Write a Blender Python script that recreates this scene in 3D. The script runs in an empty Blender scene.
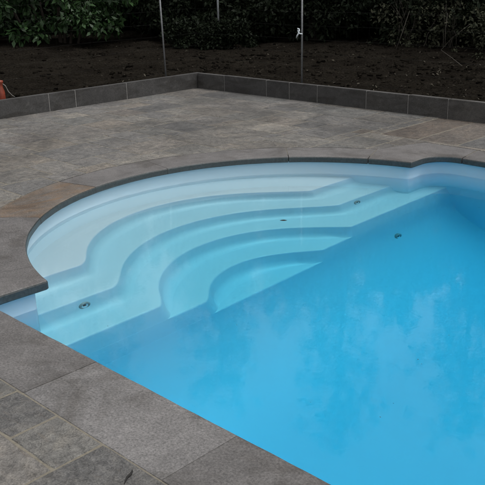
import bpy, bmesh, math, random
import numpy as np
from mathutils import Vector, Matrix, noise
from mathutils.geometry import tessellate_polygon

C = bpy.context.scene.collection
SC = bpy.context.scene
R = math.radians
rnd = random.Random(7)

# ------------------------------------------------------------------ camera
cam_d = bpy.data.cameras.new('camera')
cam = bpy.data.objects.new('camera', cam_d); C.objects.link(cam)
EX = (0.7174502, 0.21319, -0.6631857); EY = (0.6963056, -0.2476015, 0.6736854); EZ = (-0.0205828, -0.9451156, -0.3260872)
mw = Matrix(((EX[0], -EX[1], -EX[2], 0), (EY[0], -EY[1], -EY[2], 0), (EZ[0], -EZ[1], -EZ[2], 1.5), (0, 0, 0, 1)))
cam.matrix_world = mw
cam_d.sensor_width = 36; cam_d.lens = 58.896
cam_d.clip_start = 0.05; cam_d.clip_end = 2000
SC.camera = cam

# ------------------------------------------------------------------ light
SUN_EL, SUN_AZ = 68, 28            # azimuth of the direction TOWARDS the sun, from +X towards +Y
w = bpy.data.worlds.new('World'); SC.world = w; w.use_nodes = True
nt = w.node_tree; nt.nodes.clear()
sky = nt.nodes.new('ShaderNodeTexSky'); sky.sky_type = 'NISHITA'; sky.sun_disc = False
sky.sun_elevation = R(SUN_EL); sky.sun_rotation = R(90 - SUN_AZ)
sky.air_density = 1.0; sky.dust_density = 6.0; sky.ozone_density = 1.0
hs = nt.nodes.new('ShaderNodeHueSaturation'); hs.inputs['Saturation'].default_value = 0.12
bg = nt.nodes.new('ShaderNodeBackground'); bg.inputs['Strength'].default_value = 0.15
wo = nt.nodes.new('ShaderNodeOutputWorld')
nt.links.new(sky.outputs[0], hs.inputs['Color']); nt.links.new(hs.outputs[0], bg.inputs[0]); nt.links.new(bg.outputs[0], wo.inputs[0])
sun_d = bpy.data.lights.new('sun', 'SUN'); sun_d.energy = 0.5; sun_d.angle = R(24); sun_d.color = (1, 0.985, 0.965)
sun = bpy.data.objects.new('sun', sun_d); C.objects.link(sun)
sd = Vector((math.cos(R(SUN_EL)) * math.cos(R(SUN_AZ)), math.cos(R(SUN_EL)) * math.sin(R(SUN_AZ)), math.sin(R(SUN_EL))))
sun.rotation_euler = sd.to_track_quat('Z', 'Y').to_euler()
SC.view_settings.view_transform = 'Standard'; SC.view_settings.look = 'None'
SC.view_settings.gamma = 1; SC.view_settings.use_curve_mapping = False
SC.view_settings.exposure = 0.22
SC.render.engine = 'CYCLES'
SC.cycles.use_denoising = True
SC.cycles.max_bounces = 14; SC.cycles.diffuse_bounces = 6; SC.cycles.transmission_bounces = 12
SC.cycles.caustics_refractive = True; SC.cycles.caustics_reflective = False
SC.cycles.sample_clamp_indirect = 6

# ------------------------------------------------------------------ helpers
def tag(o, label=None, cat=None, group=None, kind=None):
    if label: o['label'] = label
    if cat: o['category'] = cat
    if group: o['group'] = group
    if kind: o['kind'] = kind
    return o

def thing(name, label, cat, loc=(0, 0, 0), group=None):
    o = bpy.data.objects.new(name, None); C.objects.link(o); o.location = loc
    o.empty_display_size = 0.1
    return tag(o, label, cat, group)

def link_mesh(name, me, mat, parent=None, smooth=False):
    o = bpy.data.objects.new(name, me); C.objects.link(o)
    if mat: me.materials.append(mat)
    if smooth:
        me.polygons.foreach_set('use_smooth', [True] * len(me.polygons))
    if parent is not None:
        o.parent = parent
        o.matrix_parent_inverse = Matrix.Translation(-Vector(parent.location))
    return o

def pydata(name, V, F, mat, parent=None, smooth=False):
    me = bpy.data.meshes.new(name); me.from_pydata([tuple(v) for v in V], [], F); me.update()
    return link_mesh(name, me, mat, parent, smooth)

def tube_into(V, F, pts, rad, n=6, cap=True):
    """swept tube appended to V, F; rad is a number or one per point"""
    pts = [Vector(p) for p in pts]
    if not hasattr(rad, '__len__'): rad = [rad] * len(pts)
    b0 = len(V)
    for i, p in enumerate(pts):
        t = (pts[min(i + 1, len(pts) - 1)] - pts[max(i - 1, 0)]).normalized()
        a = Vector((0, 0, 1)) if abs(t.z) < .9 else Vector((1, 0, 0))
        u = t.cross(a).normalized(); v = t.cross(u)
        for k in range(n):
            an = 2 * math.pi * k / n
            V.append(tuple(p + (u * math.cos(an) + v * math.sin(an)) * rad[i]))
    for i in range(len(pts) - 1):
        for k in range(n):
            k2 = (k + 1) % n
            F.append((b0 + i * n + k, b0 + i * n + k2, b0 + (i + 1) * n + k2, b0 + (i + 1) * n + k))
    if cap:
        F.append(tuple(b0 + k for k in range(n))[::-1])
        e = b0 + (len(pts) - 1) * n
        F.append(tuple(e + k for k in range(n)))

def lathe(name, prof, mat, parent=None, n=28, axis='Z', loc=(0, 0, 0)):
    V, F = [], []
    for r_, z_ in prof:
        for k in range(n):
            a = 2 * math.pi * k / n
            q = (r_ * math.cos(a), r_ * math.sin(a), z_)
            if axis == 'X': q = (q[2], q[0], q[1])
            V.append((q[0] + loc[0], q[1] + loc[1], q[2] + loc[2]))
    for i in range(len(prof) - 1):
        for k in range(n):
            k2 = (k + 1) % n
            F.append((i * n + k, i * n + k2, (i + 1) * n + k2, (i + 1) * n + k))
    F.append(tuple(range(n))[::-1]); F.append(tuple((len(prof) - 1) * n + k for k in range(n)))
    return pydata(name, V, F, mat, parent, True)

def resample(P, n):
    P = [Vector(p) for p in P]
    L = [0]
    for a, b in zip(P, P[1:]): L.append(L[-1] + (b - a).length)
    out = []; j = 0
    for i in range(n):
        s = L[-1] * i / (n - 1)
        while j < len(L) - 2 and L[j + 1] < s: j += 1
        t = (s - L[j]) / max(L[j + 1] - L[j], 1e-9)
        out.append(P[j].lerp(P[j + 1], min(max(t, 0), 1)))
    return out

# ------------------------------------------------------------------ materials
def mat(name):
    m = bpy.data.materials.new(name); m.use_nodes = True
    n = m.node_tree; b = n.nodes['Principled BSDF']
    return m, n, b
def N(n, t, **kw):
    x = n.nodes.new(t)
    for k, v in kw.items(): setattr(x, k, v)
    return x
def noise_tex(n, scale, detail=6, rough=.6, dist=0.0, src='Object', sc=None):
    tc = N(n, 'ShaderNodeTexCoord'); t = N(n, 'ShaderNodeTexNoise')
    t.inputs['Scale'].default_value = scale; t.inputs['Detail'].default_value = detail
    t.inputs['Roughness'].default_value = rough; t.inputs['Distortion'].default_value = dist
    if sc:
        mp = N(n, 'ShaderNodeMapping'); mp.inputs['Scale'].default_value = sc
        n.links.new(tc.outputs[src], mp.inputs[0]); n.links.new(mp.outputs[0], t.inputs['Vector'])
    else:
        n.links.new(tc.outputs[src], t.inputs['Vector'])
    return t
def ramp(n, fac, stops):
    r = N(n, 'ShaderNodeValToRGB'); e = r.color_ramp.elements
    while len(e) < len(stops): e.new(.5)
    for el, (p, c) in zip(e, stops):
        el.position = p; el.color = (*c, 1) if len(c) == 3 else c
    n.links.new(fac, r.inputs[0]); return r
def mix(n, a, b, fac, mode='MIX'):
    m = N(n, 'ShaderNodeMix', data_type='RGBA', blend_type=mode)
    for s, v in ((6, a), (7, b), (0, fac)):
        if hasattr(v, 'links'): n.links.new(v, m.inputs[s])
        else: m.inputs[s].default_value = v if s == 0 else (*v, 1)
    return m.outputs[2]
def bump(n, b, h, strength, dist):
    x = N(n, 'ShaderNodeBump'); x.inputs['Strength'].default_value = strength; x.inputs['Distance'].default_value = dist
    n.links.new(h, x.inputs['Height']); n.links.new(x.outputs[0], b.inputs['Normal'])

def plain(name, col, rough=.5, metal=0, bsc=None, bst=.2, bd=.002, var=.25):
    m, n, b = mat(name)
    b.inputs['Roughness'].default_value = rough; b.inputs['Metallic'].default_value = metal
    t = noise_tex(n, bsc or 30)
    lo = tuple(c * (1 - var) for c in col); hi = tuple(c * (1 + var) for c in col)
    r = ramp(n, t.outputs[0], [(.3, lo), (.7, hi)])
    n.links.new(r.outputs[0], b.inputs['Base Color'])
    bump(n, b, t.outputs[0], bst, bd)
    return m

def stone_paving():
    m, n, b = mat('riven_stone')
    at = N(n, 'ShaderNodeAttribute', attribute_name='tint')
    base = ramp(n, at.outputs['Fac'], [(0, (.070, .070, .071)), (.2, (.108, .106, .105)), (.4, (.126, .114, .101)), (.55, (.086, .088, .088)), (.7, (.152, .143, .130)), (.85, (.104, .103, .103)), (1, (.086, .070, .058))])
    base.color_ramp.interpolation = 'CONSTANT' if False else 'LINEAR'
    # every slab gets its own offset into the noise
    tc = N(n, 'ShaderNodeTexCoord'); ad = N(n, 'ShaderNodeVectorMath', operation='ADD')
    sc = N(n, 'ShaderNodeVectorMath', operation='SCALE'); cb = N(n, 'ShaderNodeCombineXYZ')
    n.links.new(at.outputs['Fac'], cb.inputs[0]); n.links.new(at.outputs['Fac'], cb.inputs[2])
    n.links.new(cb.outputs[0], sc.inputs[0]); sc.inputs['Scale'].default_value = 37
    n.links.new(tc.outputs['Object'], ad.inputs[0]); n.links.new(sc.outputs[0], ad.inputs[1])
    def nz(scale, detail, dist=0, sx=None):
        t = N(n, 'ShaderNodeTexNoise'); t.inputs['Scale'].default_value = scale; t.inputs['Detail'].default_value = detail
        t.inputs['Roughness'].default_value = .62; t.inputs['Distortion'].default_value = dist
        if sx:
            mp = N(n, 'ShaderNodeMapping'); mp.inputs['Scale'].default_value = sx
            n.links.new(ad.outputs[0], mp.inputs[0]); n.links.new(mp.outputs[0], t.inputs['Vector'])
        else: n.links.new(ad.outputs[0], t.inputs['Vector'])
        return t
    big = nz(5.5, 6, 1.2); fine = nz(140, 3); mid = nz(26, 8, .6)
    r1 = ramp(n, big.outputs[0], [(.28, (.62, .62, .62)), (.5, (1, 1, 1)), (.75, (1.32, 1.26, 1.16))])
    c = mix(n, base.outputs[0], r1.outputs[0], 1.0, 'MULTIPLY')
    r2 = ramp(n, mid.outputs[0], [(.3, (.55, .55, .55)), (.5, (1, 1, 1)), (.72, (1.5, 1.5, 1.47))])
    c = mix(n, c, r2.outputs[0], .9, 'MULTIPLY')
    r3 = ramp(n, fine.outputs[0], [(.3, (.5, .5, .5)), (.7, (1.5, 1.5, 1.5))])
    c = mix(n, c, r3.outputs[0], .8, 'MULTIPLY')
    # pale scuffed ridges left by the splitting
    sc1 = nz(15, 10, 2.6, (1, 1.7, 1)); rs = ramp(n, sc1.outputs[0], [(.47, (0, 0, 0)), (.50, (1, 1, 1)), (.53, (0, 0, 0))])
    ms = N(n, 'ShaderNodeMath', operation='MULTIPLY'); ms.inputs[1].default_value = .4
    n.links.new(rs.outputs[0], ms.inputs[0])
    c = mix(n, c, (.17, .165, .155), ms.outputs[0])
    # pale lime bloom in patches
    bl = nz(3.1, 9, 2.0); rb = ramp(n, bl.outputs[0], [(.56, (0, 0, 0)), (.72, (1, 1, 1))])
    mm = N(n, 'ShaderNodeMath', operation='MULTIPLY'); mm.inputs[1].default_value = .35
    n.links.new(rb.outputs[0], mm.inputs[0])
    c = mix(n, c, (.145, .143, .137), mm.outputs[0])
    # faint rusty veins
    ve = nz(7, 4, 1.0, (1, 3.2, 1)); rv = ramp(n, ve.outputs[0], [(.60, (0, 0, 0)), (.70, (1, 1, 1))])
    mv = N(n, 'ShaderNodeMath', operation='MULTIPLY'); mv.inputs[1].default_value = .22
    n.links.new(rv.outputs[0], mv.inputs[0])
    c = mix(n, c, (.10, .070, .045), mv.outputs[0])
    # damp patches left by the rain
    dp = noise_tex(n, .85, 7, .62, .9); rd = ramp(n, dp.outputs[0], [(.40, (.74, .73, .71)), (.54, (1.2, 1.18, 1.14))])
    c = mix(n, c, rd.outputs[0], 1, 'MULTIPLY')
    n.links.new(c, b.inputs['Base Color'])
    rr = ramp(n, mid.outputs[0], [(.3, (.5, .5, .5)), (.7, (.75, .75, .75))])
    n.links.new(rr.outputs[0], b.inputs['Roughness'])
    # riven relief
    h1 = N(n, 'ShaderNodeMath', operation='MULTIPLY_ADD'); n.links.new(big.outputs[0], h1.inputs[0]); h1.inputs[1].default_value = 1.6
    n.links.new(mid.outputs[0], h1.inputs[2])
    h2 = N(n, 'ShaderNodeMath', operation='MULTIPLY_ADD'); n.links.new(fine.outputs[0], h2.inputs[0]); h2.inputs[1].default_value = .22
    n.links.new(h1.outputs[0], h2.inputs[2])
    bump(n, b, h2.outputs[0], 1.0, .016)
    return m

def coping_mat(name, cols, rust=0.0, bloom=.22):
    m, n, b = mat(name)
    oi = N(n, 'ShaderNodeAttribute', attribute_name='tint')
    fine = noise_tex(n, 110, 5, .75); mid = noise_tex(n, 22, 8, .7, .5); big = noise_tex(n, 3.2, 4, .6, .8)
    base = ramp(n, oi.outputs['Fac'], [(0, cols[0]), (.5, cols[1]), (1, cols[2])])
    c = base.outputs[0]
    if rust:
        v = noise_tex(n, 4.0, 5, .6, 1.2, sc=(2.4, .8, 1))
        rv = ramp(n, v.outputs[0], [(.36, (0, 0, 0)), (.62, (1, 1, 1))])
        mv = N(n, 'ShaderNodeMath', operation='MULTIPLY'); mv.inputs[1].default_value = rust
        n.links.new(rv.outputs[0], mv.inputs[0])
        c = mix(n, c, (.135, .080, .040), mv.outputs[0])
    for t, lo, hi, f in ((big, .8, 1.2, 1), (mid, .8, 1.22, .9), (fine, .35, 1.75, .9)):
        r_ = ramp(n, t.outputs[0], [(.3, (lo,) * 3), (.7, (hi,) * 3)])
        c = mix(n, c, r_.outputs[0], f, 'MULTIPLY')
    st = noise_tex(n, 5.5, 8, .7, 1.6); rs = ramp(n, st.outputs[0], [(.55, (0, 0, 0)), (.68, (1, 1, 1))])
    ms = N(n, 'ShaderNodeMath', operation='MULTIPLY'); ms.inputs[1].default_value = bloom
    n.links.new(rs.outputs[0], ms.inputs[0]); c = mix(n, c, (.17, .165, .155), ms.outputs[0])
    ds = noise_tex(n, 2.4, 6, .65, .8, sc=(1, 1, 3)); rd = ramp(n, ds.outputs[0], [(.36, (.62, .60, .57)), (.52, (1, 1, 1))])
    c = mix(n, c, rd.outputs[0], 1, 'MULTIPLY')
    n.links.new(c, b.inputs['Base Color']); b.inputs['Roughness'].default_value = .62
    h = N(n, 'ShaderNodeMath', operation='MULTIPLY_ADD'); n.links.new(fine.outputs[0], h.inputs[0]); h.inputs[1].default_value = .5
    n.links.new(mid.outputs[0], h.inputs[2])
    bump(n, b, h.outputs[0], .5, .003)
    return m

M = {}
M['slab'] = stone_paving()
M['coping'] = coping_mat('flamed_coping', [(.092, .087, .084), (.108, .102, .099), (.128, .123, .120)])
M['coping_rust'] = coping_mat('rust_coping', [(.108, .096, .084)] * 3, .62)
M['coping_edge'] = plain('dark_coping_edge', (.045, .050, .049), .4, 0, 60, .4, .003, .4)  # front lip of the coping stones, a darker tone than their tops
M['mortar'] = plain('mortar', (.15, .135, .105), .9, 0, 60, .5, .003)
M['kerb_mortar'] = plain('kerb_mortar', (.20, .195, .185), .9, 0, 60, .5, .003)
M['kerb'] = coping_mat('dark_kerb', [(.042, .041, .040), (.054, .052, .050), (.068, .065, .061)])
M['steel'] = plain('galvanised', (.20, .205, .21), .5, .5, 40, .1, .001)
M['pale_steel'] = plain('pale_steel', (.34, .36, .37), .5, .3)
M['wire'] = plain('fence_wire', (.010, .011, .010), .7, .0)
M['white'] = plain('white_cloth', (.75, .82, .86), .7)
M['orange'] = plain('orange_plastic', (.20, .035, .015), .55)
M['cream'] = plain('cream_rubber', (.22, .21, .19), .6)
M['jet'] = plain('jet_plastic', (.26, .29, .29), .35)
M['jet_dark'] = plain('jet_dark', (.02, .025, .025), .5)
M['bark'] = plain('bark', (.045, .036, .028), .9, 0, 25, .8, .01)
M['twig'] = plain('dry_twig', (.055, .048, .038), .85, 0, 40, .4, .002)
M['speck'] = plain('speck', (.06, .055, .045), .8)
M['dead'] = plain('dead_leaf', (.008, .007, .006), .8)

def liner_mat():
    m, n, b = mat('pool_gelcoat')
    t = noise_tex(n, 1.3, 4, .5)
    r_ = ramp(n, t.outputs[0], [(.3, (.56, .72, .805)), (.7, (.585, .74, .82))])
    n.links.new(r_.outputs[0], b.inputs['Base Color'])
    b.inputs['Roughness'].default_value = .35
    return m
M['liner'] = liner_mat()

def water_mat():
    m = bpy.data.materials.new('pool_water'); m.use_nodes = True
    n = m.node_tree; n.nodes.clear()
    o = N(n, 'ShaderNodeOutputMaterial'); g = N(n, 'ShaderNodeBsdfGlass')
    g.inputs['IOR'].default_value = 1.333; g.inputs['Roughness'].default_value = 0.0
    g.inputs['Color'].default_value = (1, 1, 1, 1)
    a = noise_tex(n, 2.2, 3, .5, .4); c = noise_tex(n, 26, 4, .6, .8)
    ad = N(n, 'ShaderNodeMath', operation='MULTIPLY_ADD'); n.links.new(c.outputs[0], ad.inputs[0]); ad.inputs[1].default_value = .30
    n.links.new(a.outputs[0], ad.inputs[2])
    bp = N(n, 'ShaderNodeBump'); bp.inputs['Strength'].default_value = .11; bp.inputs['Distance'].default_value = .004
    n.links.new(ad.outputs[0], bp.inputs['Height']); n.links.new(bp.outputs[0], g.inputs['Normal'])
    v = N(n, 'ShaderNodeVolumeAbsorption')
    v.inputs['Color'].default_value = (.0, .85, .980, 1); v.inputs['Density'].default_value = 0.86
    n.links.new(g.outputs[0], o.inputs['Surface']); n.links.new(v.outputs[0], o.inputs['Volume'])
    return m
M['water'] = water_mat()

def soil_mat():
    m, n, b = mat('damp_soil')
    a = noise_tex(n, 2.2, 8, .65); c = noise_tex(n, 34, 8, .7)
    r1 = ramp(n, a.outputs[0], [(.3, (.0115, .0102, .0086)), (.7, (.027, .024, .0198))])
    r2 = ramp(n, c.outputs[0], [(.34, (.3, .3, .3)), (.68, (1.9, 1.85, 1.75))])
    n.links.new(mix(n, r1.outputs[0], r2.outputs[0], 1, 'MULTIPLY'), b.inputs['Base Color'])
    b.inputs['Roughness'].default_value = .95
    b.inputs['Specular IOR Level'].default_value = 0
    bump(n, b, c.outputs[0], 1.0, .06)
    return m
M['soil'] = soil_mat()
def earth_mat():
    m, n, b = mat('rough_grass')
    a = noise_tex(n, 1.5, 8, .65)
    r1 = ramp(n, a.outputs[0], [(.3, (.03, .04, .018)), (.7, (.06, .07, .03))])
    n.links.new(r1.outputs[0], b.inputs['Base Color']); b.inputs['Roughness'].default_value = .95
    return m
M['earth'] = earth_mat()
def leaf_mat(name, lo, hi, rough, spec=.08):
    m, n, b = mat(name)
    at = N(n, 'ShaderNodeAttribute', attribute_name='shade')
    r_ = ramp(n, at.outputs['Fac'], [(0, lo), (1, hi)])
    n.links.new(r_.outputs[0], b.inputs['Base Color']); b.inputs['Roughness'].default_value = rough
    b.inputs['Specular IOR Level'].default_value = spec
    return m
M['laurel'] = leaf_mat('laurel_leaf', (.015, .035, .012), (.048, .10, .034), .4, .35)
M['hedge'] = leaf_mat('hedge_leaf', (.006, .009, .005), (.017, .024, .013), .55)
M['sprig'] = leaf_mat('sprig_leaf', (.018, .022, .013), (.06, .062, .04), .7)
M['loose'] = leaf_mat('loose_leaf', (.025, .04, .018), (.06, .085, .035), .5, .2)
M['litter'] = leaf_mat('litter', (.015, .012, .009), (.085, .078, .06), .85)

# ------------------------------------------------------------------ pool plan
CX, CY, RA = -3.073, 3.713, 1.728                 # the round end, at the coping's inner edge
Y0N, Y1F = 1.651, 5.79                            # coping inner edges, near and far side
XC = -3.40                                        # the straight end left and right of the round end
XE = 5.0                                          # far (unseen) end of the pool
ZW = -0.16                                        # water level

def outline(off):
    """water-side outline of the pool, pushed outwards by off: list of (x, y), anticlockwise from the near right corner"""
    y0, y1, xc, ra, xe = Y0N - off, Y1F + off, XC - off, RA + off, XE + off
    dy = math.sqrt(ra * ra - (xc - CX) ** 2)
    P = []
    def corner(px, py, r_, a0, a1, n=8):
        for i in range(n + 1):
            a = R(a0 + (a1 - a0) * i / n); P.append((px + r_ * math.cos(a), py + r_ * math.sin(a)))
    # far right -> far left (going -X along the far side), cove, cusp, arc, cusp, cove, near side
    P.append((xe, y0)); P.append((xe, y1))
    for i in range(1, 40): 
        P.append((xe + (xc + .22 - xe) * i / 40, y1))
    corner(xc + .22, y1 - .22, .22, 90, 180)
    a_far = math.degrees(math.atan2(dy, xc - CX)); a_near = 360 - a_far
    eps = .018
    P.append((xc, CY + dy + .03)); P.append((xc - .006, CY + dy + .012))
    for i in range(1, 96):
        a = R(a_far + (a_near - a_far) * i / 96); P.append((CX + ra * math.cos(a), CY + ra * math.sin(a)))
    P.append((xc - .006, CY - dy - .012)); P.append((xc, CY - dy - .03))
    corner(xc + .14, y0 + .14, .14, 180, 270)
    for i in range(1, 40):
        P.append((xc + .14 + (xe - xc - .14) * i / 40, y0))
    return P

# ------------------------------------------------------------------ setting: ground sheets with the pool's hole
def sheet(name, outer, hole, z, m, kind='structure'):
    o3 = [Vector((x, y, z)) for x, y in outer]; h3 = [Vector((x, y, z)) for x, y in hole]
    tri = tessellate_polygon([o3, h3])
    V = o3 + h3; F = []
    for t in tri:
        a, b_, c = (V[i] for i in t)
        F.append(t if (b_ - a).cross(c - a).z > 0 else (t[0], t[2], t[1]))
    o = pydata(name, V, F, m); return tag(o, kind=kind)

KX, KY = -7.93, 7.265                             # front faces of the two kerbs
PX1, PY0 = 9.0, -6.0                              # patio ends out of view
sheet('ground', [(-400, -400), (400, -400), (400, 400), (-400, 400)], [(-7.0, -1.0), (-7.0, 6.6), (7.0, 6.6), (7.0, -1.0)], -.06, M['earth'])
sheet('paving_bed', [(KX - .03, PY0), (PX1, PY0), (PX1, KY + .03), (KX - .03, KY + .03)], outline(.09), -.003, M['mortar'])

# soil bed, L-shaped behind the kerbs, with a lumpy surface
def soil_bed():
    xs = list(np.arange(-22, -8.02, .11)) + [-8.005] + list(np.arange(-7.9, 10, .11))
    ys = list(np.arange(-6, 7.28, .11)) + [7.338] + list(np.arange(7.44, 18, .11))
    nx, ny = len(xs), len(ys); V, F = [], []
    for x in xs:
        for y in ys:
            v = Vector((x, y, 0))
            d = max(-8.005 - x, y - 7.338)
            h = .16 + .05 * noise.noise(v * .7) + .035 * noise.noise(v * 2.3) + .03 * noise.noise(v * 6.1)
            h = .155 + (h - .155) * min(1, max(0, d) / .3 + .15)
            if d > 3: h += (d - 3) * .03
            V.append((x, y, h))
    for i in range(nx - 1):
        for j in range(ny - 1):
            if xs[i + 1] <= -8.0 or ys[j] >= 7.33:
                F.append((i * ny + j, (i + 1) * ny + j, (i + 1) * ny + j + 1, i * ny + j + 1))
    used = sorted({k for f in F for k in f}); mp = {k: i for i, k in enumerate(used)}
    return tag(pydata('soil_bed', [V[k] for k in used], [tuple(mp[k] for k in f) for f in F], M['soil'], None, True), kind='structure')
soil = soil_bed()
def soil_z(x, y):
    v = Vector((x, y, 0)); d = max(-8.005 - x, y - 7.338)
    h = .16 + .05 * noise.noise(v * .7) + .035 * noise.noise(v * 2.3) + .03 * noise.noise(v * 6.1)
    h = .155 + (h - .155) * min(1, max(0, d) / .3 + .15)
    return h + (max(0, d - 3) * .03)

# ------------------------------------------------------------------ coping stones
coping = thing('pool_coping', 'grey stone coping edging the curved swimming pool', 'pool coping', (CX, CY, 0))
CT, CG = .05, .0018                               # thickness, half joint
RO = 2.085; YN_O, YF_O = 1.305, 6.135             # outer lines of the coping
XO = -3.78
TINT = {4: .15, 3: .25, 10: .95, 11: .1, 113: .75, 135: .55, 170: .45, 220: .3, 5: .6}
def cstone(inner, outer, m=None, n=None, label=None, seed=0):
    CG = .0045 if seed in (5, 113, 30) else .0016
    L = sum((Vector(b) - Vector(a)).length for a, b in zip(inner, inner[1:]))
    n = n or max(8, int(L / .03))
    I, O = resample(inner, n), resample(outer, n)
    # trim the ends for the joints
    def trim(Q):
        t0 = (Q[1] - Q[0]).normalized(); t1 = (Q[-2] - Q[-1]).normalized()
        Q[0] = Q[0] + t0 * CG; Q[-1] = Q[-1] + t1 * CG
    trim(I); trim(O)
    V, F = [], []
    dz = rnd.uniform(-.0012, .0012)
    prof_n = 9
    for k in range(n):
        i, o = I[k], O[k]; d = (o - i); ln = d.length; d = d / ln
        wob = .0025 * noise.noise(Vector((i.x * 9, i.y * 9, seed)))
        i = i + d * wob
        rr = .010
        row = [(o, -CT), (o - d * .001, dz - .0025), (o - d * .003, dz), (i + d * .12, dz), (i + d * rr * 1.6, dz),
               (i + d * rr * .55, dz - rr * .25), (i + d * .001, dz - rr), (i, -CT + .006), (i + d * .006, -CT)]
        for q, z in row: V.append((q.x, q.y, z))
    for k in range(n - 1):
        for j in range(prof_n):
            j2 = (j + 1) % prof_n
            F.append((k * prof_n + j, k * prof_n + j2, (k + 1) * prof_n + j2, (k + 1) * prof_n + j))
    F.append(tuple(range(prof_n))[::-1]); F.append(tuple((n - 1) * prof_n + j for j in range(prof_n)))
    o = pydata('coping_stone', V, F, m or M['coping'], coping)
    bm = bmesh.new(); bm.from_mesh(o.data); bmesh.ops.recalc_face_normals(bm, faces=bm.faces); bm.to_mesh(o.data); bm.free()
    at = o.data.attributes.new('tint', 'FLOAT', 'FACE'); at.data.foreach_set('value', [TINT.get(seed, rnd.random())] * len(o.data.polygons))
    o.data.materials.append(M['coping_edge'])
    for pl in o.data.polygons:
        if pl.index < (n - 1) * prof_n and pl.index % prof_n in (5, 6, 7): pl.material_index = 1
    if label: o['label'] = label
    return o
def arc(r_, a0, a1, n=40): return [(CX + r_ * math.cos(R(a0 + (a1 - a0) * i / n)), CY + r_ * math.sin(R(a0 + (a1 - a0) * i / n))) for i in range(n + 1)]
dyc = math.sqrt(RA ** 2 - (XC - CX) ** 2)
aF = math.degrees(math.atan2(dyc, XC - CX)); aN = 360 - aF
joints = [113, 135, 170, 194, 220, 251]
for a, b_ in zip(joints, joints[1:]):
    rust = (a, b_) == (194, 220)
    cstone(arc(RA, a, b_), arc(RO, a, b_), M['coping_rust'] if rust else None, label='rust brown coping stone on the curve' if rust else None, seed=a)
# cusp stone, near side: arc, point, cove, to the corner
cr = .11
cove_n = [(XC + cr + cr * math.cos(R(t)), Y0N + cr + cr * math.sin(R(t))) for t in np.linspace(180, 225, 7)]
cove_n2 = [(XC + cr + cr * math.cos(R(t)), Y0N + cr + cr * math.sin(R(t))) for t in np.linspace(225, 270, 7)]
cstone(arc(RA, 251, aN) + [(XC + .004, CY - dyc - .012)] + cove_n,
       [(CX + RO * math.cos(R(251)), CY + RO * math.sin(R(251))), (XO, 1.62), (XO - .02, YN_O)], seed=3, n=60)
xn = [-2.467, -1.662, -.86, -.06, .74, 1.54, 2.34, 3.14, 3.94, XE]
cstone(cove_n2 + [(xn[0], Y0N)], [(XO - .02, YN_O), (-3.2, YN_O), (xn[0], YN_O)], seed=4, n=60)
for k, (a, b_) in enumerate(zip(xn, xn[1:])): cstone([(a, Y0N), (b_, Y0N)], [(a, YN_O), (b_, YN_O)], seed=10 + k)
# far side
cf = .21
cove_f = [(XC + cf + cf * math.cos(R(t)), Y1F - cf + cf * math.sin(R(t))) for t in np.linspace(180, 90, 12)]
cstone(list(reversed(cove_f + [(-3.16, Y1F)])) if False else (arc(RA, joints[0], aF) + [(XC + .004, CY + dyc + .012)] + cove_f + [(-3.16, Y1F)]),
       [(CX + RO * math.cos(R(113)), CY + RO * math.sin(R(113))), (-3.80, 5.92), (-3.72, YF_O), (-3.21, YF_O)], seed=5, n=70)
xf = [-3.16, -2.35, -1.55, -.75, .05, .85, 1.65, 2.45, 3.25, 4.05, XE]
for k, (a, b_) in enumerate(zip(xf, xf[1:])): cstone([(a, Y1F), (b_, Y1F)], [(a - (.05 if k == 0 else 0), YF_O), (b_, YF_O)], seed=30 + k)
ye = np.linspace(YN_O, YF_O, 7)
for k, (a, b_) in enumerate(zip(ye, ye[1:])): cstone([(XE, a), (XE, b_)], [(XE + .35, a), (XE + .35, b_)], seed=50 + k)

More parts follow.
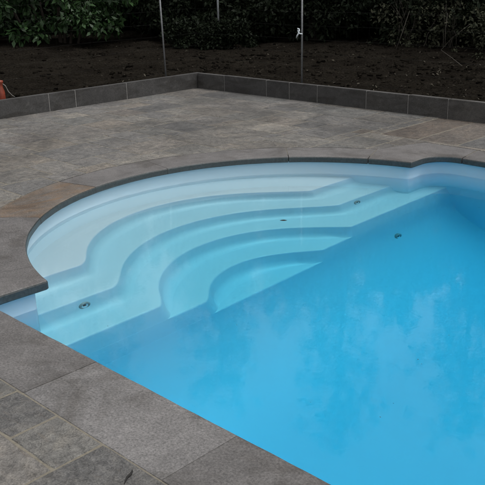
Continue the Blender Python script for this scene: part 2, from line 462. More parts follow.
# ------------------------------------------------------------------ paving: natural stone slabs in random courses
def paving():
    ux, uy, ox, oy = .135, .10, -1.96, 1.305
    i0, i1 = int((KX - ox) / ux) - 1, int((PX1 - ox) / ux) + 1
    j0, j1 = int((PY0 - oy) / uy) - 1, int((KY - oy) / uy) + 2
    occ = {}; rects = []
    def put(i, j, a, b_, t=None):
        for x in range(i, i + a):
            for y in range(j, j + b_): occ[(x, y)] = 1
        rects.append((i, j, a, b_, rnd.random() if t is None else t))
    # the slabs one can tell apart near the left bottom corner and at the far right
    put(-4, -2, 2, 2, .05); put(-2, -2, 2, 2, .6); put(0, -4, 5, 4, .02); put(-3, -5, 3, 3, .28); put(-7, -5, 3, 5, .6); put(-5, -8, 4, 3, .3); put(5, -4, 4, 4, .1)
    for k, t in zip(range(5), (1.0, .97, .02, .98, .93)):
        put(-17 + 3 * k, 49, 3, 11, t)
    sizes = [(3, 4), (4, 4), (5, 4), (4, 6), (5, 6), (6, 5), (3, 3), (5, 8), (4, 3), (3, 6), (7, 4), (7, 6)]
    for j in range(j0, j1):
        for i in range(i0, i1):
            if (i, j) in occ: continue
            opts = sizes[:]; rnd.shuffle(opts)
            for a, b_ in opts + [(3, 2), (2, 3), (2, 2), (2, 1), (1, 2), (1, 1)]:
                if all((x, y) not in occ for x in range(i, i + a) for y in range(j, j + b_)):
                    put(i, j, a, b_); break
    bm = bmesh.new(); lay = bm.faces.layers.float.new('tint')
    for (i, j, a, b_, t) in rects:
        x0, x1, y0, y1 = ox + i * ux, ox + (i + a) * ux, oy + j * uy, oy + (j + b_) * uy
        x0, x1, y0, y1 = max(x0, KX - .012), min(x1, PX1), max(y0, PY0), min(y1, KY + .012)
        if x1 - x0 < .03 or y1 - y0 < .03: continue
        # leave out slabs wholly inside the pool
        cxm, cym = (x0 + x1) / 2, (y0 + y1) / 2
        if -3.3 < x0 and x1 < 4.9 and y0 > 1.66 and y1 < 5.75: continue
        if max(math.hypot(x - CX, y - CY) for x in (x0, x1) for y in (y0, y1)) < RA - .05: continue
        g = .0085 if (x0 > -4.4 and y0 > 6.15) else .0040 if y1 < 2.4 else .0062; hz = rnd.uniform(-.0006, .0012)
        tx, ty = rnd.uniform(-.002, .002), rnd.uniform(-.002, .002)
        # wavy outline
        ring = []
        cr_ = rnd.uniform(.004, .012)
        def side(p, q):
            p, q = Vector(p), Vector(q); L = (q - p).length; n = max(2, int(L / .045)); d = (q - p) / L; nn = Vector((-d.y, d.x))
            for s in range(n):
                f = s / n
                u = p.lerp(q, f)
                if s == 0: u = u + d * cr_ * .5 + nn * 0
                ring.append(u + nn * (.0022 * noise.noise(Vector((u.x * 14, u.y * 14, t * 90)))))
        X0, X1, Y0_, Y1_ = x0 + g, x1 - g, y0 + g, y1 - g
        side((X0, Y0_), (X1, Y0_)); side((X1, Y0_), (X1, Y1_)); side((X1, Y1_), (X0, Y1_)); side((X0, Y1_), (X0, Y0_))
        cen = Vector((cxm, cym))
        def zt(q): return hz + tx * (q.x - cxm) + ty * (q.y - cym)
        low = [bm.verts.new((q.x, q.y, -.03)) for q in ring]
        mid = [bm.verts.new((q.x, q.y, zt(q) - .0035)) for q in ring]
        top = [bm.verts.new((*(q + (cen - q).normalized() * .005), zt(q))) for q in ring]
        n = len(ring); fs = []
        for k in range(n):
            k2 = (k + 1) % n
            fs.append(bm.faces.new((low[k], low[k2], mid[k2], mid[k]))); fs.append(bm.faces.new((mid[k], mid[k2], top[k2], top[k])))
        fs.append(bm.faces.new(top)); fs.append(bm.faces.new(low[::-1]))
        for f in fs: f[lay] = t
    me = bpy.data.meshes.new('paving'); bm.to_mesh(me); bm.free()
    ob = link_mesh('paving', me, M['slab'])
    # cut the slabs along the outer line of the coping
    g = .006
    a0 = 113; arcp = arc(RO + g, 113, 251, 70)
    P = [(XE + .35 + g, YN_O - g), (XE + .35 + g, YF_O + g), (-3.21, YF_O + g), (-3.72 - g, YF_O + g), (-3.80 - g, 5.92)] + arcp + [(XO - g, 1.62), (XO - .02 - g, YN_O - g)]
    n = len(P); V = [(x, y, -.2) for x, y in P] + [(x, y, .2) for x, y in P]
    F = [tuple(range(n))[::-1], tuple(range(n, 2 * n))] + [(k, (k + 1) % n, n + (k + 1) % n, n + k) for k in range(n)]
    cut = pydata('cutter', V, F, None)
    md = ob.modifiers.new('cut', 'BOOLEAN'); md.operation = 'DIFFERENCE'; md.object = cut; md.solver = 'EXACT'
    dg = bpy.context.evaluated_depsgraph_get(); dg.update()
    new = bpy.data.meshes.new_from_object(ob.evaluated_get(dg))
    ob.modifiers.clear(); ob.data = new
    bpy.data.objects.remove(cut)
    if not new.materials: new.materials.append(M['slab'])
    return tag(ob, kind='structure')
paving()

# ------------------------------------------------------------------ swimming pool shell
pool = thing('swimming_pool', 'pale blue moulded pool shell with curved steps in its round end', 'swimming pool', (CX, CY, -1.5))
def wall_part():
    P = outline(.05); n = len(P); zs = [-.052, -.3, -.6, -1.0, -1.3, -1.42, -1.50, -1.53]; ins = [0, .004, .01, .02, .04, .075, .13, .2]
    cen = Vector((1.0, CY)); V, F = [], []
    for z, i_ in zip(zs, ins):
        for x, y in P:
            d = Vector((0, 0))
            if i_:
                # inward: towards the pool's middle line
                q = Vector((min(max(x, -2.8), 4.4), min(max(y, 2.6), 4.8))); d = (q - Vector((x, y))).normalized() * i_
            V.append((x + d.x, y + d.y, z))
    for r_ in range(len(zs) - 1):
        for k in range(n):
            k2 = (k + 1) % n
            F.append((r_ * n + k, r_ * n + k2, (r_ + 1) * n + k2, (r_ + 1) * n + k))
    o = pydata('pool_wall', V, F, M['liner'], pool, True)
    bm = bmesh.new(); bm.from_mesh(o.data)
    for f in bm.faces: 
        pass
    bm.to_mesh(o.data); bm.free()
    return o
wall_part()

def smin(a, b, k):
    h = max(k - abs(a - b), 0) / k
    return min(a, b) - h * h * k * .25
STEPS = [  # centre x, centre y, radius, straight line x, blend, depth under water
    (-3.36, 3.62, 1.15, -3.89, .15, .08),
    (-2.975, 3.60, 1.16, -3.585, .15, .25),
    (-2.92, 3.56, .935, -3.30, .14, .42),
    (-2.945, 3.545, .60, -3.272, .10, .60),
    (None, 0, 0, -3.25, .0, .78)]
def S(k, y):
    xc, yc, r_, xl, kk, d = STEPS[k]
    if xc is None: return xl
    dy = abs(y - yc)
    cx_ = xc - math.sqrt(max(r_ * r_ - dy * dy, 0)) if dy < r_ * .995 else xc - .1 * r_ + (dy - .995 * r_) * 8
    return smin(xl, cx_, kk * (1 if y < yc else 2.3))
FLOOR = 1.42
ys = np.linspace(1.52, 5.92, 420)
# the last riser: a steep face that runs out into the floor in one long sweep
LASTR = []
for f in np.linspace(0, 1, 26)[1:]:
    a_ = f * math.pi / 2
    LASTR.append((.09 * f + .95 * (1 - math.cos(a_)), -(FLOOR - .78) * math.sin(a_)))
def prev_base(k, y):
    if k < 0: return -5.2
    return min(S(k, y) + .018, S(k + 1, y) - .008 if k + 1 < len(STEPS) else 9)
def wid(k, y):
    """0 where tread k has vanished into one straight riser, 1 where it is a full tread"""
    if k == 0: return 1.0
    return min(1.0, max(0.0, (S(k, y) - S(k - 1, y) - .045) / .10))
for k in range(5):
    V, F = [], []
    zt = ZW - STEPS[k][5]
    for y in ys:
        s = S(k, y); wk = wid(k, y); nr = .016 * wk + .0004
        if k == 0: xa = -5.2
        else:
            pb = S(k - 1, y) + .02
            full = pb + min(.10, max((s - pb) * .5, 0))
            xa = s - nr + (full - s + nr) * wk
        row = [(xa, zt)]
        for f in (.35, .7): row.append((xa + (s - nr - xa) * f, zt))
        for t in (90, 68, 45, 22, 0):
            row.append((s - nr + nr * math.cos(R(t)), zt - nr + nr * math.sin(R(t))))
        if k < 4:
            nz_ = ZW - STEPS[k + 1][5]; w1 = wid(k + 1, y); s1 = S(k + 1, y)
            fb = s + .02; fr = min(.10, max((s1 - fb) * .5, 0)); nr1 = .016 * w1 + .0004
            for t in np.linspace(0, 90, 7):
                xf_, zf = fb + fr * (1 - math.cos(R(t))), nz_ + .085 - .085 * math.sin(R(t))
                q = t / 90; xl_, zl = s + (s1 - nr1 - s) * (.35 + .65 * q), (zt - nr) + (nz_ - zt + nr) * (.35 + .65 * q)
                row.append((xl_ + (xf_ - xl_) * w1, zl + (zf - zl) * w1))
        else:
            nz_ = ZW - FLOOR
            for dx, dz in LASTR: row.append((s + dx, zt + dz))
        for x, z in row: V.append((x, y, z))
    m_ = len(row)
    for i in range(len(ys) - 1):
        for j in range(m_ - 1):
            F.append((i * m_ + j, i * m_ + j + 1, (i + 1) * m_ + j + 1, (i + 1) * m_ + j))
    o = pydata('step', V, F, M['liner'], pool, True)
fx0 = -3.25 + .09 + .95
V, F = [], []
fl_x = [fx0, -1.5, 0, 1.5, 3, 5.3]; fl_z = [ZW - FLOOR, ZW - FLOOR - .03, ZW - FLOOR - .06, ZW - FLOOR - .09, ZW - FLOOR - .1, ZW - FLOOR - .1]
for x, z in zip(fl_x, fl_z): V += [(x, 1.4, z), (x, 6.0, z)]
for i in range(len(fl_x) - 1): F.append((2 * i, 2 * i + 2, 2 * i + 3, 2 * i + 1))
pydata('pool_floor', V, F, M['liner'], pool, True)
for x, y, d in ((S(1, 2.33) + .014, 2.33, .335), (S(1, 4.92) + .014, 4.92, .335), (-3.25 + float(np.interp(.93 - .78, [-q[1] for q in LASTR], [q[0] for q in LASTR])), 4.97, .93)):
    z = ZW - d
    j = lathe('water_jet', [(.040, -.02), (.040, .006), (.034, .012), (.026, .012), (.023, .004), (.023, -.01)], M['jet'], pool, axis='X', loc=(x, y, z))
    lathe('nozzle', [(.022, -.008), (.012, .006), (.009, .007)], M['jet_dark'], j, axis='X', loc=(x, y, z)).matrix_parent_inverse = Matrix.Identity(4)

# ------------------------------------------------------------------ water body
P = outline(.075); n = len(P)
V = [(x, y, ZW) for x, y in P] + [(x, y, -1.75) for x, y in P]
tri = tessellate_polygon([[Vector((x, y, 0)) for x, y in P]])
F = []
for t in tri:
    a, b_, c = (Vector((*P[i], 0)) for i in t)
    up = (b_ - a).cross(c - a).z > 0
    tt = tuple(t) if up else (t[0], t[2], t[1])
    F.append(tt); F.append(tuple(n + i for i in tt[::-1]))
for k in range(n):
    k2 = (k + 1) % n; F.append((k2, k, n + k, n + k2))
wt = pydata('water', V, F, M['water']); tag(wt, kind='structure')
bm = bmesh.new(); bm.from_mesh(wt.data); bmesh.ops.recalc_face_normals(bm, faces=bm.faces); bm.to_mesh(wt.data); bm.free()

# ------------------------------------------------------------------ kerbs
def project(v):
    q = mw.inverted() @ Vector(v); f = 58.896 / 36 * 485
    return 242.5 + f * q.x / -q.z, 242.5 - f * q.y / -q.z
def solve(fn, px, lo, hi):
    for _ in range(50):
        m_ = (lo + hi) / 2
        if project(fn(m_))[0] < px: lo = m_
        else: hi = m_
    return lo
def box(V, F, x0, x1, y0, y1, z0, z1, b=.005):
    bmx = bmesh.new(); bmesh.ops.create_cube(bmx, size=1)
    for v in bmx.verts: v.co = Vector(((x0 + x1) / 2 + v.co.x * (x1 - x0), (y0 + y1) / 2 + v.co.y * (y1 - y0), (z0 + z1) / 2 + v.co.z * (z1 - z0)))
    bmesh.ops.bevel(bmx, geom=bmx.edges[:], offset=b, segments=2, affect='EDGES')
    k = len(V); bmx.verts.index_update()
    V += [tuple(v.co) for v in bmx.verts]; F += [tuple(k + v.index for v in f.verts) for f in bmx.faces]
    bmx.free()
kl = thing('stone_kerb', 'dark stone kerb on the left, running back to the fence corner', 'kerb', (KX, 4, 0))
kr = thing('stone_kerb', 'dark stone kerb along the back of the patio, right of the corner', 'kerb', (-3, KY, 0))
jl = [solve(lambda t: (KX, t, .15), px, -2, 7.2) for px in (49, 75.5, 126.7)]
jl = [-5.9, -4.9, -3.9, -2.9, -1.9, -.9, .1, 1.1, 2.1, 3.1, 4.05] + jl + [KY + .08]
jr = [solve(lambda t: (t, KY, .15), px, -7.9, 3) for px in (224, 266, 289, 317, 366, 408, 448)]
jr = [KX + .002] + jr + [jr[-1] + .55 * k for k in range(1, 20)]
for a, b_ in zip(jl, jl[1:]):
    V, F = [], []; e = rnd.uniform(-.003, .003)
    box(V, F, KX - .075 + e, KX + e, a + .004, b_ - .004, -.05, .2 + rnd.uniform(-.003, .003)); pydata('kerb_stone', V, F, M['kerb'], kl).data.attributes.new('tint', 'FLOAT', 'POINT').data.foreach_set('value', [rnd.random()] * len(V))
for a, b_ in zip(jr, jr[1:]):
    V, F = [], []; e = rnd.uniform(-.003, .003)
    box(V, F, a + .004, b_ - .004, KY + e, KY + .075 + e, -.05, .2 + rnd.uniform(-.003, .003)); pydata('kerb_stone', V, F, M['kerb'], kr).data.attributes.new('tint', 'FLOAT', 'POINT').data.foreach_set('value', [rnd.random()] * len(V))
V, F = [], []
for q in jl[1:-1]: box(V, F, KX - .07, KX - .002, q - .0055, q + .0055, -.045, .198, .001)
pydata('mortar_joints', V, F, M['kerb_mortar'], kl)
V, F = [], []
for q in jr[1:-1]: box(V, F, q - .0055, q + .0055, KY + .002, KY + .07, -.045, .198, .001)
pydata('mortar_joints', V, F, M['kerb_mortar'], kr)

# ------------------------------------------------------------------ wire fence
fence = thing('wire_fence', 'thin wire mesh fence on round steel posts behind the kerbs', 'fence', (-8.03, 7.37, .15))
FX, FY, FH = -8.035, 7.375, 1.55
V, F = [], []
def steel_post(x, y, parent, h=FH, r_=.0112, z0=0, lean=(0, 0)):
    V, F = [], []
    tube_into(V, F, [(x, y, z0), (x + lean[0], y + lean[1], h)], r_, 12)
    o = pydata('post', V, F, M['steel'], parent, True); return o
yl = solve(lambda t: (FX, t, .2), 166.3, 2, 7.3); xr = solve(lambda t: (t, FY, .2), 301.8, -7.9, 0)
steel_post(FX, yl, fence, lean=(-.03, -.03)); steel_post(xr, FY, fence)
for y in (yl - 2.6, yl - 5.2): steel_post(FX, y, fence)
for x in (xr + 3.9, xr + 6.5): steel_post(x, FY, fence)
V, F = [], []
rw = .0004
for i in range(9):
    z = .24 + i * .155
    pts = [(FX, -1, z)] + [(FX, yy, z + .004 * math.sin(yy * 3 + i)) for yy in np.linspace(-.5, FY, 20)]
    tube_into(V, F, pts, rw, 3, False)
    pts = [(xx, FY, z + .004 * math.sin(xx * 3 + i)) for xx in np.linspace(FX, 3, 24)]
    tube_into(V, F, pts, rw, 3, False)
for yy in np.arange(-1, FY, .155): tube_into(V, F, [(FX, yy, .2), (FX, yy, 1.5)], rw * .8, 3, False)
for xx in np.arange(FX, 3, .155): tube_into(V, F, [(xx, FY, .2), (xx, FY, 1.5)], rw * .8, 3, False)
pydata('wire_mesh', V, F, M['wire'], fence)

# the pale tie on the right post
def tie():
    V, F = [], []
    zc = .2
    for zz in np.linspace(.3, 1.2, 400):
        if project((xr, FY, zz))[1] < 33: zc = zz; break
    x, y = xr - .012, FY - .016
    tube_into(V, F, [(x + .03, y + .004, zc - .012), (x + .008, y - .004, zc - .010), (x - .022, y, zc - .004), (x - .040, y, zc + .030), (x - .034, y - .004, zc + .048), (x - .018, y, zc + .046), (x - .014, y, zc + .02), (x - .022, y, zc - .004), (x - .044, y - .006, zc - .034), (x - .058, y - .004, zc - .062)],
              [.005, .008, .010, .008, .009, .007, .007, .010, .009, .004], 7)
    o = pydata('cloth_tie', V, F, M['white'], None, True)
    return tag(o, 'pale blue white tie knotted to the right hand steel fence post', 'tie')
tie()

# steel stake further back
V, F = [], []
bx_, by_ = -9.6, 10.5
bx_ = solve(lambda t: (t, by_, 1.0), 217.8, -12, -6)
tube_into(V, F, [(bx_, by_, .1), (bx_ - .01, by_, 1.8)], .019, 12)
tag(pydata('steel_stake', V, F, M['pale_steel'], None, True), 'pale steel stake rising behind a low dark shrub, between the two fence posts', 'stake')

# ------------------------------------------------------------------ foliage
def leaf_mesh(name, centers, radii, per, size, seed, mat_, droop=.2, flat=.62, shell=.55):
    g = np.random.default_rng(seed)
    cs = np.repeat(np.asarray(centers, float), per, 0); rs = np.repeat(np.asarray(radii, float), per, 0)
    n = len(cs)
    d = g.normal(size=(n, 3)); d /= np.linalg.norm(d, axis=1)[:, None]
    rr = (shell + (1 - shell) * g.random(n)) ** 1.0
    P_ = cs + d * rr[:, None] * rs
    ax = d * .6 + g.normal(size=(n, 3)) * .8; ax[:, 2] -= droop; ax /= np.linalg.norm(ax, axis=1)[:, None]
    up = np.array([0, 0, 1.0]) + g.normal(size=(n, 3)) * .7
    sd_ = np.cross(ax, up); sd_ /= np.linalg.norm(sd_, axis=1)[:, None] + 1e-9
    nn = np.cross(sd_, ax)
    s = size * (.6 + .8 * g.random(n))[:, None]
    Wd = s * .24
    v = np.stack([P_, P_ + ax * s * .45 + sd_ * Wd + nn * s * .07, P_ + ax * s + nn * s * -.05, P_ + ax * s * .45 - sd_ * Wd + nn * s * .07], 1).reshape(-1, 3)
    me = bpy.data.meshes.new(name); me.vertices.add(4 * n); me.vertices.foreach_set('co', v.ravel())
    me.loops.add(4 * n); me.loops.foreach_set('vertex_index', np.arange(4 * n, dtype=np.int32))
    me.polygons.add(n); me.polygons.foreach_set('loop_start', np.arange(0, 4 * n, 4, dtype=np.int32)); me.polygons.foreach_set('loop_total', np.full(n, 4, np.int32))
    at = me.attributes.new('shade', 'FLOAT', 'FACE')
    base = np.repeat(g.random(len(centers)), per) * .5 + g.random(n) * .5
    at.data.foreach_set('value', base)
    me.update(); me.validate()
    me.materials.append(mat_)
    return me

def trunk_mesh(name, seed, h, r0, spread, nl=7):
    g = random.Random(seed); V, F = [], []
    pts = [(g.uniform(-.03, .03) * i, g.uniform(-.03, .03) * i, -.3 + (h + .3) * i / 7) for i in range(8)]
    tube_into(V, F, pts, [r0 * (1 - .8 * i / 7) for i in range(8)], 9)
    for k in range(nl):
        z = h * (.15 + .75 * k / nl); a = k * 2.4 + g.random(); L = spread * (1 - .5 * k / nl)
        tube_into(V, F, [(0, 0, z), (math.cos(a) * L * .5, math.sin(a) * L * .5, z + L * .3), (math.cos(a) * L, math.sin(a) * L, z + L * .45)], [r0 * .4, r0 * .25, r0 * .08], 6)
    me = bpy.data.meshes.new(name); me.from_pydata(V, [], F); me.update(); me.materials.append(M['bark'])
    me.polygons.foreach_set('use_smooth', [True] * len(me.polygons))
    return me

def hedge_variant(seed, H, Wd):
    g = random.Random(seed); cs, rs = [], []
    for i in range(95):
        z = .25 + (H - .25) * (i + .5) / 95
        prof = Wd * (1 - .32 * max(0, (z / H - .45) / .55) ** 1.5) * g.uniform(.55, 1.05)
        a = g.uniform(0, 6.283); q = prof * math.sqrt(g.random())
        cs.append((q * math.cos(a), q * math.sin(a), z)); r_ = g.uniform(.2, .42); rs.append((r_, r_, r_ * .8))
    for i in range(34):
        a = i * .37; q = Wd * g.uniform(.75, 1.1)
        cs.append((q * math.cos(a), q * math.sin(a), g.uniform(.12, .75))); r_ = g.uniform(.2, .34); rs.append((r_, r_, r_ * .8))
    for i in range(10):
        a = g.uniform(0, 6.283); q = g.uniform(0, .5) * Wd
        cs.append((q * math.cos(a), q * math.sin(a), H + g.uniform(-.15, .35))); r_ = g.uniform(.12, .26); rs.append((r_, r_, r_ * 1.5))
    for i in range(60):                                  # thin shoots, fewer and fewer towards the top
        a = g.uniform(0, 6.283); q = g.uniform(0, 1.0) * Wd * .85; z = H * (.88 + .42 * g.random() ** 2)
        cs.append((q * math.cos(a), q * math.sin(a), z)); r_ = g.uniform(.06, .13); rs.append((r_ * 1.4, r_ * 1.4, r_ * 2.6))
    return leaf_mesh('crown', cs, rs, [300] * (len(cs) - 60) + [85] * 60, .085, seed, M['hedge'], shell=.2), trunk_mesh('trunk', seed, H * .9, .09, Wd * .8)
variants = [hedge_variant(11, 3.75, 1.3), hedge_variant(12, 4.0, 1.35), hedge_variant(13, 3.6, 1.3)]
def hedge_tree(vi, x, y, rot, label, s=1.0):
    t = thing('hedge_tree', label, 'tree', (x, y, soil_z(max(min(x, 9), -21), min(y, 17)) - .05), 'dark evergreen trees closing the garden at the back')
    t.rotation_euler.z = rot; s *= 1 + .018 * max(0, -x - 6); t.scale = (s, s, s)
    for nm, me in (('crown', variants[vi][0]), ('trunk', variants[vi][1])):
        o = bpy.data.objects.new(nm, me); C.objects.link(o); o.parent = t
    return t
HT = [  # variant, x, y, rotation, label, scale
    (0, -4.2, 13.0, .3, 'dark evergreen over the bare twigs at the right end of the bed', 1.0),
    (1, -6.2, 13.3, 1.9, 'dark evergreen above the thin slanting twig, right of the post with the tie', 1.0),
    (2, -8.3, 13.2, 3.1, 'dark evergreen straight behind the steel post with the tie', 1.05),
    (0, -10.3, 12.6, 4.4, 'dark evergreen standing around the pale steel stake', 1.05),
    (1, -12.0, 11.6, 5.3, 'dark evergreen right beside the laurel bush, behind the left fence post', 1.0),
    (2, -2.2, 12.6, .9, 'rightmost dark evergreen, mostly beyond the right edge of the picture', 1.0),
    (1, -16.6, 8.6, 2.4, 'dark evergreen rising right behind the laurel bush', 1.05),
    (0, -17.2, 5.2, .4, 'leftmost dark evergreen, left of the laurel bush', 1.0),
]
for a in HT: hedge_tree(*a)
# a second, closer-packed row so that nothing shines through
HT2 = [(1, -1.0, 14.8, 'dark evergreen of the second row behind the rightmost evergreen'), (2, -3.2, 15.2, 'dark evergreen of the second row behind the bare twigs'), (0, -5.3, 15.4, 'dark evergreen of the second row behind the slanting twig'),
       (1, -7.4, 15.4, 'dark evergreen of the second row behind the tied post'), (2, -9.6, 15.0, 'dark evergreen of the second row behind the steel stake'), (0, -11.8, 14.2, 'dark evergreen of the second row behind the left fence post'), (2, -14.0, 12.6, 'dark evergreen of the second row above the right side of the laurel bush'), (0, -15.6, 11.0, 'dark evergreen of the second row above the middle of the laurel bush')]
for vi, x, y, lab in HT2: hedge_tree(vi, x, y, x * 1.7, lab, 1.02)

# tall loose trees beyond the evergreens: they mottle the sky that the water mirrors
def loose_variant(seed):
    g = random.Random(seed); cs, rs, V, F = [], [], [], []
    tube_into(V, F, [(0, 0, -.3), (.1, .05, 3), (.0, .1, 6.5), (.15, 0, 10.5)], [.17, .13, .09, .02], 9)
    for k in range(34):
        z = 2.6 + 8.2 * (k / 34); a = k * 2.4 + g.uniform(-.5, .5); L = (2.7 - .17 * z) * g.uniform(.7, 1.15)
        d = Vector((math.cos(a), math.sin(a), .55)); p0 = Vector((.05, .05, z)); pts = [p0]
        for q in range(4):
            d = (d + Vector((g.uniform(-.25, .25), g.uniform(-.25, .25), g.uniform(-.1, .2)))).normalized(); pts.append(pts[-1] + d * L / 4)
        tube_into(V, F, pts, [.045, .035, .025, .016, .006], 5)
        for p in pts[1:]:
            for _ in range(3):
                c = p + Vector((g.gauss(0, .42), g.gauss(0, .42), g.gauss(0, .38))); r_ = g.uniform(.10, .24)
                cs.append(tuple(c)); rs.append((r_, r_, r_ * .8))
                tube_into(V, F, [p, (p + c) / 2 + Vector((0, 0, .04)), c], [.010, .007, .003], 3)
    me = bpy.data.meshes.new('trunk'); me.from_pydata([tuple(v) for v in V], [], F); me.update(); me.materials.append(M['bark'])
    return leaf_mesh('crown', cs, rs, 17, .13, seed, M['loose'], shell=.1), me
lv = [loose_variant(71), loose_variant(72)]
for i, (x, y, sc_, lab) in enumerate((
        (-2.4, 18.6, .95, 'tall loose leaved tree beyond the evergreens, furthest to the right'), (-6.0, 19.2, 1.05, 'tall loose leaved tree beyond the evergreens, behind the slanting twig'),
        (-9.6, 18.8, 1.0, 'tall loose leaved tree beyond the evergreens, behind the post with the tie'), (-13.0, 17.4, 1.08, 'tall loose leaved tree beyond the evergreens, behind the pale stake'),
        (-16.4, 15.6, 1.0, 'tall loose leaved tree beyond the evergreens, behind the left fence post'), (-19.2, 12.8, 1.05, 'tall loose leaved tree beyond the evergreens, behind the laurel bush'),
        (-21.0, 9.0, 1.0, 'tall loose leaved tree beyond the evergreens, furthest to the left'))):
    t = thing('loose_tree', lab, 'tree', (x, y, .1), 'tall loose trees mirrored in the water'); t.rotation_euler.z = i * 1.3; t.scale = (sc_,) * 3
    for nm, me in zip(('crown', 'trunk'), lv[i % 2]):
        o = bpy.data.objects.new(nm, me); C.objects.link(o); o.parent = t

# laurel bush
def laurel():
    t = thing('laurel_bush', 'broad laurel bush with glossy green leaves overhanging the soil at the left', 'bush', (-13.3, 8.75, .2))
    g = random.Random(5); cs, rs = [], []
    dirv = Vector((.70, .71))                            # along the picture's left-right direction
    for i in range(170):
        u = g.uniform(-2.6, 1.7); v_ = g.uniform(-.75, .9)
        skirt = .33 + .12 * math.sin(u * 3.1) + (.25 if u > 1.0 else 0) + (.1 if u < -.9 else 0)
        z = skirt + 2.2 * g.random() ** 1.5
        w_ = (1 - .25 * max(0, z - 1.2))
        cs.append((u * w_ * dirv.x + v_ * w_ * .7, u * w_ * dirv.y - v_ * w_ * .7, z))
        r_ = g.uniform(.16, .30); rs.append((r_, r_, r_ * .85))
    me = leaf_mesh('foliage', cs, rs, 80, .125, 21, M['laurel'], droop=.5, shell=.35)
    o = bpy.data.objects.new('foliage', me); C.objects.link(o); o.parent = t
    V, F = [], []
    for k in range(9):
        a = k * .7; u = g.uniform(-1.6, 1.2)
        tube_into(V, F, [(u * .4 * dirv.x, u * .4 * dirv.y, -.1), (u * .7 * dirv.x + .1, u * .7 * dirv.y, .7), (u * dirv.x + .15 * math.cos(a), u * dirv.y + .15 * math.sin(a), 1.7)], [.03, .022, .008], 7)
    me = bpy.data.meshes.new('stem'); me.from_pydata(V, [], F); me.update(); me.materials.append(M['bark'])
    o = bpy.data.objects.new('stem', me); C.objects.link(o); o.parent = t
laurel()
# low dark shrub hiding the foot of the stake
g_ = random.Random(9)
cs = [(g_.uniform(-.75, .75), g_.uniform(-.2, .2), .08 + .42 * g_.random()) for _ in range(60)]
me = leaf_mesh('foliage', cs, [(.14, .12, .11)] * 60, 110, .06, 31, M['hedge'], shell=.2)
t = thing('low_shrub', 'low dark leafy shrub hiding the foot of the pale stake', 'shrub', (bx_ + .15, by_ - .40, soil_z(bx_, by_)))
o = bpy.data.objects.new('foliage', me); C.objects.link(o); o.parent = t; t.rotation_euler.z = .6

# bare shrubs and twigs at the right
def bare_shrub(x, y, seed, label, n, h, spread, extra=()):
    t = thing('bare_shrub', label, 'shrub', (x, y, soil_z(x, y)), 'bare twiggy shrubs under the evergreens')
    g = random.Random(seed)
    for k in range(n):
        V, F = [], []
        a = g.uniform(0, 6.28); L = h * g.uniform(.6, 1.2); s = spread * g.uniform(.2, 1)
        b0 = Vector((g.uniform(-.35, .35), g.uniform(-.15, .15), -.05))
        pts = [b0 + Vector((math.cos(a) * s * f ** 1.3, math.sin(a) * s * f ** 1.3, L * f)) + Vector((g.uniform(-.02, .02), g.uniform(-.02, .02), 0)) for f in np.linspace(0, 1, 7)]
        r0 = g.uniform(.004, .008)
        tube_into(V, F, pts, [r0 * (1 - .7 * f) for f in np.linspace(0, 1, 7)], 5)
        for q in range(4):
            p0 = pts[2 + q]; aa = a + g.uniform(-1.4, 1.4); l2 = L * g.uniform(.15, .35)
            tube_into(V, F, [p0, p0 + Vector((math.cos(aa) * l2 * .6, math.sin(aa) * l2 * .6, l2 * .8))], [r0 * .5, r0 * .15], 4)
        me = bpy.data.meshes.new('stem'); me.from_pydata([tuple(v) for v in V], [], F); me.update(); me.materials.append(M['twig'])
        o = bpy.data.objects.new('stem', me); C.objects.link(o); o.parent = t
    cs = [(g.uniform(-.7, .7), g.uniform(-.25, .25), g.uniform(.0, h * .8)) for _ in range(46)]
    o = bpy.data.objects.new('foliage', leaf_mesh('foliage', cs, [(.15, .15, .18)] * 46, 26, .065, seed + 40, M['sprig'], shell=.1)); C.objects.link(o); o.parent = t
bare_shrub(-7.6, 11.9, 1, 'bare twiggy shrub right behind the post with the tie', 9, .9, .35)
bare_shrub(-6.5, 11.7, 2, 'bare twiggy shrub with upright stems, beside the slanting twig', 9, .8, .3)
bare_shrub(-5.3, 11.3, 3, 'bare twiggy shrub nearest the right edge of the picture', 8, .8, .5)
def twig(label, pts, r_=.007):
    V, F = [], []; tube_into(V, F, pts, [r_ * (1 - .6 * i / (len(pts) - 1)) for i in range(len(pts))], 6)
    tag(pydata('dry_twig', V, F, M['twig'], None, True), label, 'twig')
def at_plane(px, py, y):                               # a point of the upright plane at depth y seen at a pixel of the photograph
    f = 58.896 / 36 * 485
    d = mw.to_3x3() @ Vector(((px - 242.5) / f, -(py - 242.5) / f, -1)); s = y / d.y
    return Vector((0, 0, 1.5)) + d * s
twig('pale dry twig slanting up out of the bed, right of the tied post', [at_plane(396, 50, 10.9), at_plane(401, 36, 11.0), at_plane(409.5, 11, 11.1)])
twig('pale forked twig lying low at the right of the bed', [at_plane(462, 66, 9.9), at_plane(452, 58, 10.2), at_plane(441, 50, 10.5), at_plane(452, 38, 10.5), at_plane(470, 24, 10.6)], .0055)
twig('thin upright dry twig above the forked twig', [at_plane(445, 47, 10.8), at_plane(445.5, 30, 10.8), at_plane(447.5, 13, 10.85)], .006)

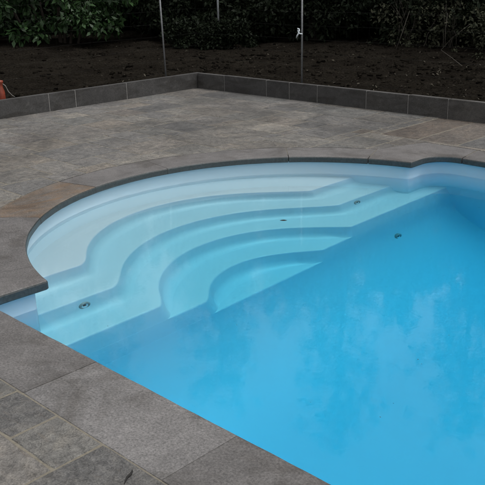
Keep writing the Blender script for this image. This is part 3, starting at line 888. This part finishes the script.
# leaf litter and pebbles on the soil
def litter():
    g = np.random.default_rng(3); V, F, A = [], [], []
    def put(x, y, s, sh):
        z = soil_z(x, y) + .012; a = g.random() * 6.28; b0 = len(V)
        tl = g.normal(size=2) * .35
        for k, (lx, ly) in enumerate(((-1, 0), (0, -.5), (1, 0), (0, .5))):
            X = lx * math.cos(a) - ly * math.sin(a); Y = lx * math.sin(a) + ly * math.cos(a)
            V.append((x + s * X, y + s * Y, z + s * (X * tl[0] + Y * tl[1]) + (.3 * s if k in (1, 3) else 0)))
        F.append((b0, b0 + 1, b0 + 2, b0 + 3)); A.append(sh)
    for _ in range(1500):
        if g.random() < .4: x, y = g.uniform(-14, -8.15), g.uniform(2, 11)
        else: x, y = g.uniform(-9, -2), g.uniform(7.5, 12.5)
        put(x, y, g.uniform(.008, .028), g.random() ** 3)
    for _ in range(260):                                 # denser scatter near the right end
        put(g.normal(-4.3, .9), 7.6 + abs(g.normal(1.4, .9)), g.uniform(.012, .03), g.random() ** 1.5)
    o = pydata('leaf_litter', V, F, M['litter'])
    at = o.data.attributes.new('shade', 'FLOAT', 'FACE'); at.data.foreach_set('value', np.array(A, float))
    tag(o, 'scattered dry leaves and chips on the dark soil', 'leaf litter', kind='stuff')
litter()

# orange plastic thing at the left edge with its pale hose end
def garden_reel():
    x0 = -8.17; y0 = solve(lambda t: (-8.17, t, .3), 2.5, 2, 6); z0 = soil_z(-8.17, y0)
    t = thing('garden_tool', 'orange plastic garden tool with a pale hose tail, on the soil behind the left kerb', 'garden tool', (x0, y0, z0))
    prof = [(q * .8, h_ * .85) for q, h_ in ((.03, 0), (.055, .01), (.062, .04), (.058, .13), (.04, .18), (.036, .22), (.05, .25), (.05, .27), (.03, .275))]
    lathe('body', prof, M['orange'], t, 20, loc=(x0, y0 - .03, z0 - .02))
    V, F = [], []
    tube_into(V, F, [(x0, y0 - .02, z0 + .19), (x0 + .01, y0 + .03, z0 + .15), (x0 + .01, y0 + .06, z0 + .08), (x0 + .02, y0 + .10, z0 + .03), (x0 + .0, y0 + .15, z0 + .005)], .0055, 8)
    pydata('hose', V, F, M['cream'], t, True)
garden_reel()

# leaf floating on the water, leaf on the paving
def leaf(name, label, x, y, z, L, a, m, curl=.25):
    V, F = [], []; n = 7
    for i in range(n):
        f = i / (n - 1); wv = math.sin(math.pi * min(1, f * .96 + .04)) ** .8 * L * .22
        for s in (-1, 0, 1):
            lx = (f - .5) * L; ly = s * wv; lz = curl * L * (abs(s) * .35 * math.sin(math.pi * f) + (f - .5) ** 2)
            V.append((x + lx * math.cos(a) - ly * math.sin(a), y + lx * math.sin(a) + ly * math.cos(a), z + lz))
    for i in range(n - 1):
        for j in range(2): F.append((i * 3 + j, i * 3 + j + 1, (i + 1) * 3 + j + 1, (i + 1) * 3 + j))
    o = pydata(name, V, F, m, None, True)
    md = o.modifiers.new('thick', 'SOLIDIFY'); md.thickness = .0012
    return tag(o, label, 'leaf')
leaf('floating_leaf', 'small dark leaf floating on the water over the curved steps', -3.475, 3.94, ZW + .002, .05, .75, M['dead'], .3)
V, F = [], []
tube_into(V, F, [(-1.770, 1.276, .004), (-1.757, 1.266, .007), (-1.748, 1.252, .008), (-1.744, 1.236, .008), (-1.728, 1.212, .004)], [.001, .003, .0042, .0035, .0012], 7)
tag(pydata('fallen_stalk', V, F, M['dead'], None, True), 'small dark curled stalk lying on the paving beside the coping', 'stalk')

# specks drifting on the water
def specks():
    g = np.random.default_rng(12); V, F = [], []
    for _ in range(46):
        x, y = g.uniform(-3.2, -.6), g.uniform(1.8, 5.6); r_ = g.uniform(.0012, .0032); b0 = len(V); a = g.random() * 6.28
        for k in range(5):
            t = a + k * 1.2566; V.append((x + r_ * math.cos(t) * 1.6, y + r_ * math.sin(t) * g.uniform(.5, 1), ZW + .0015 + .0005 * (k % 2)))
        F.append(tuple(range(b0, b0 + 5)))
    tag(pydata('floating_specks', V, F, M['speck']), 'tiny dark specks drifting on the pool water', 'debris', kind='stuff')
specks()

# clods lying on the soil
def clods():
    g = np.random.default_rng(8); V, F = [], []
    ico = bmesh.new(); bmesh.ops.create_icosphere(ico, subdivisions=1, radius=1)
    base = np.array([v.co[:] for v in ico.verts]); fc = [tuple(v.index for v in f.verts) for f in ico.faces]; ico.free()
    for _ in range(2600):
        if g.random() < .45: x, y = g.uniform(-14, -8.1), g.uniform(2, 11)
        else: x, y = g.uniform(-9, -2), g.uniform(7.42, 12)
        r_ = .008 + .035 * g.random() ** 3; b0 = len(V)
        q = base * (1 + g.normal(size=(len(base), 1)) * .22) * r_ * np.array([g.uniform(.8, 1.5), g.uniform(.8, 1.5), .7])
        V += [(x + a, y + b_, soil_z(x, y) + r_ * .2 + c_) for a, b_, c_ in q]
        F += [tuple(b0 + i for i in f) for f in fc]
    tag(pydata('soil_clods', V, F, M['soil'], None, True), 'crumbly clods of dark soil strewn over the bed', 'soil clods', kind='stuff')
clods()
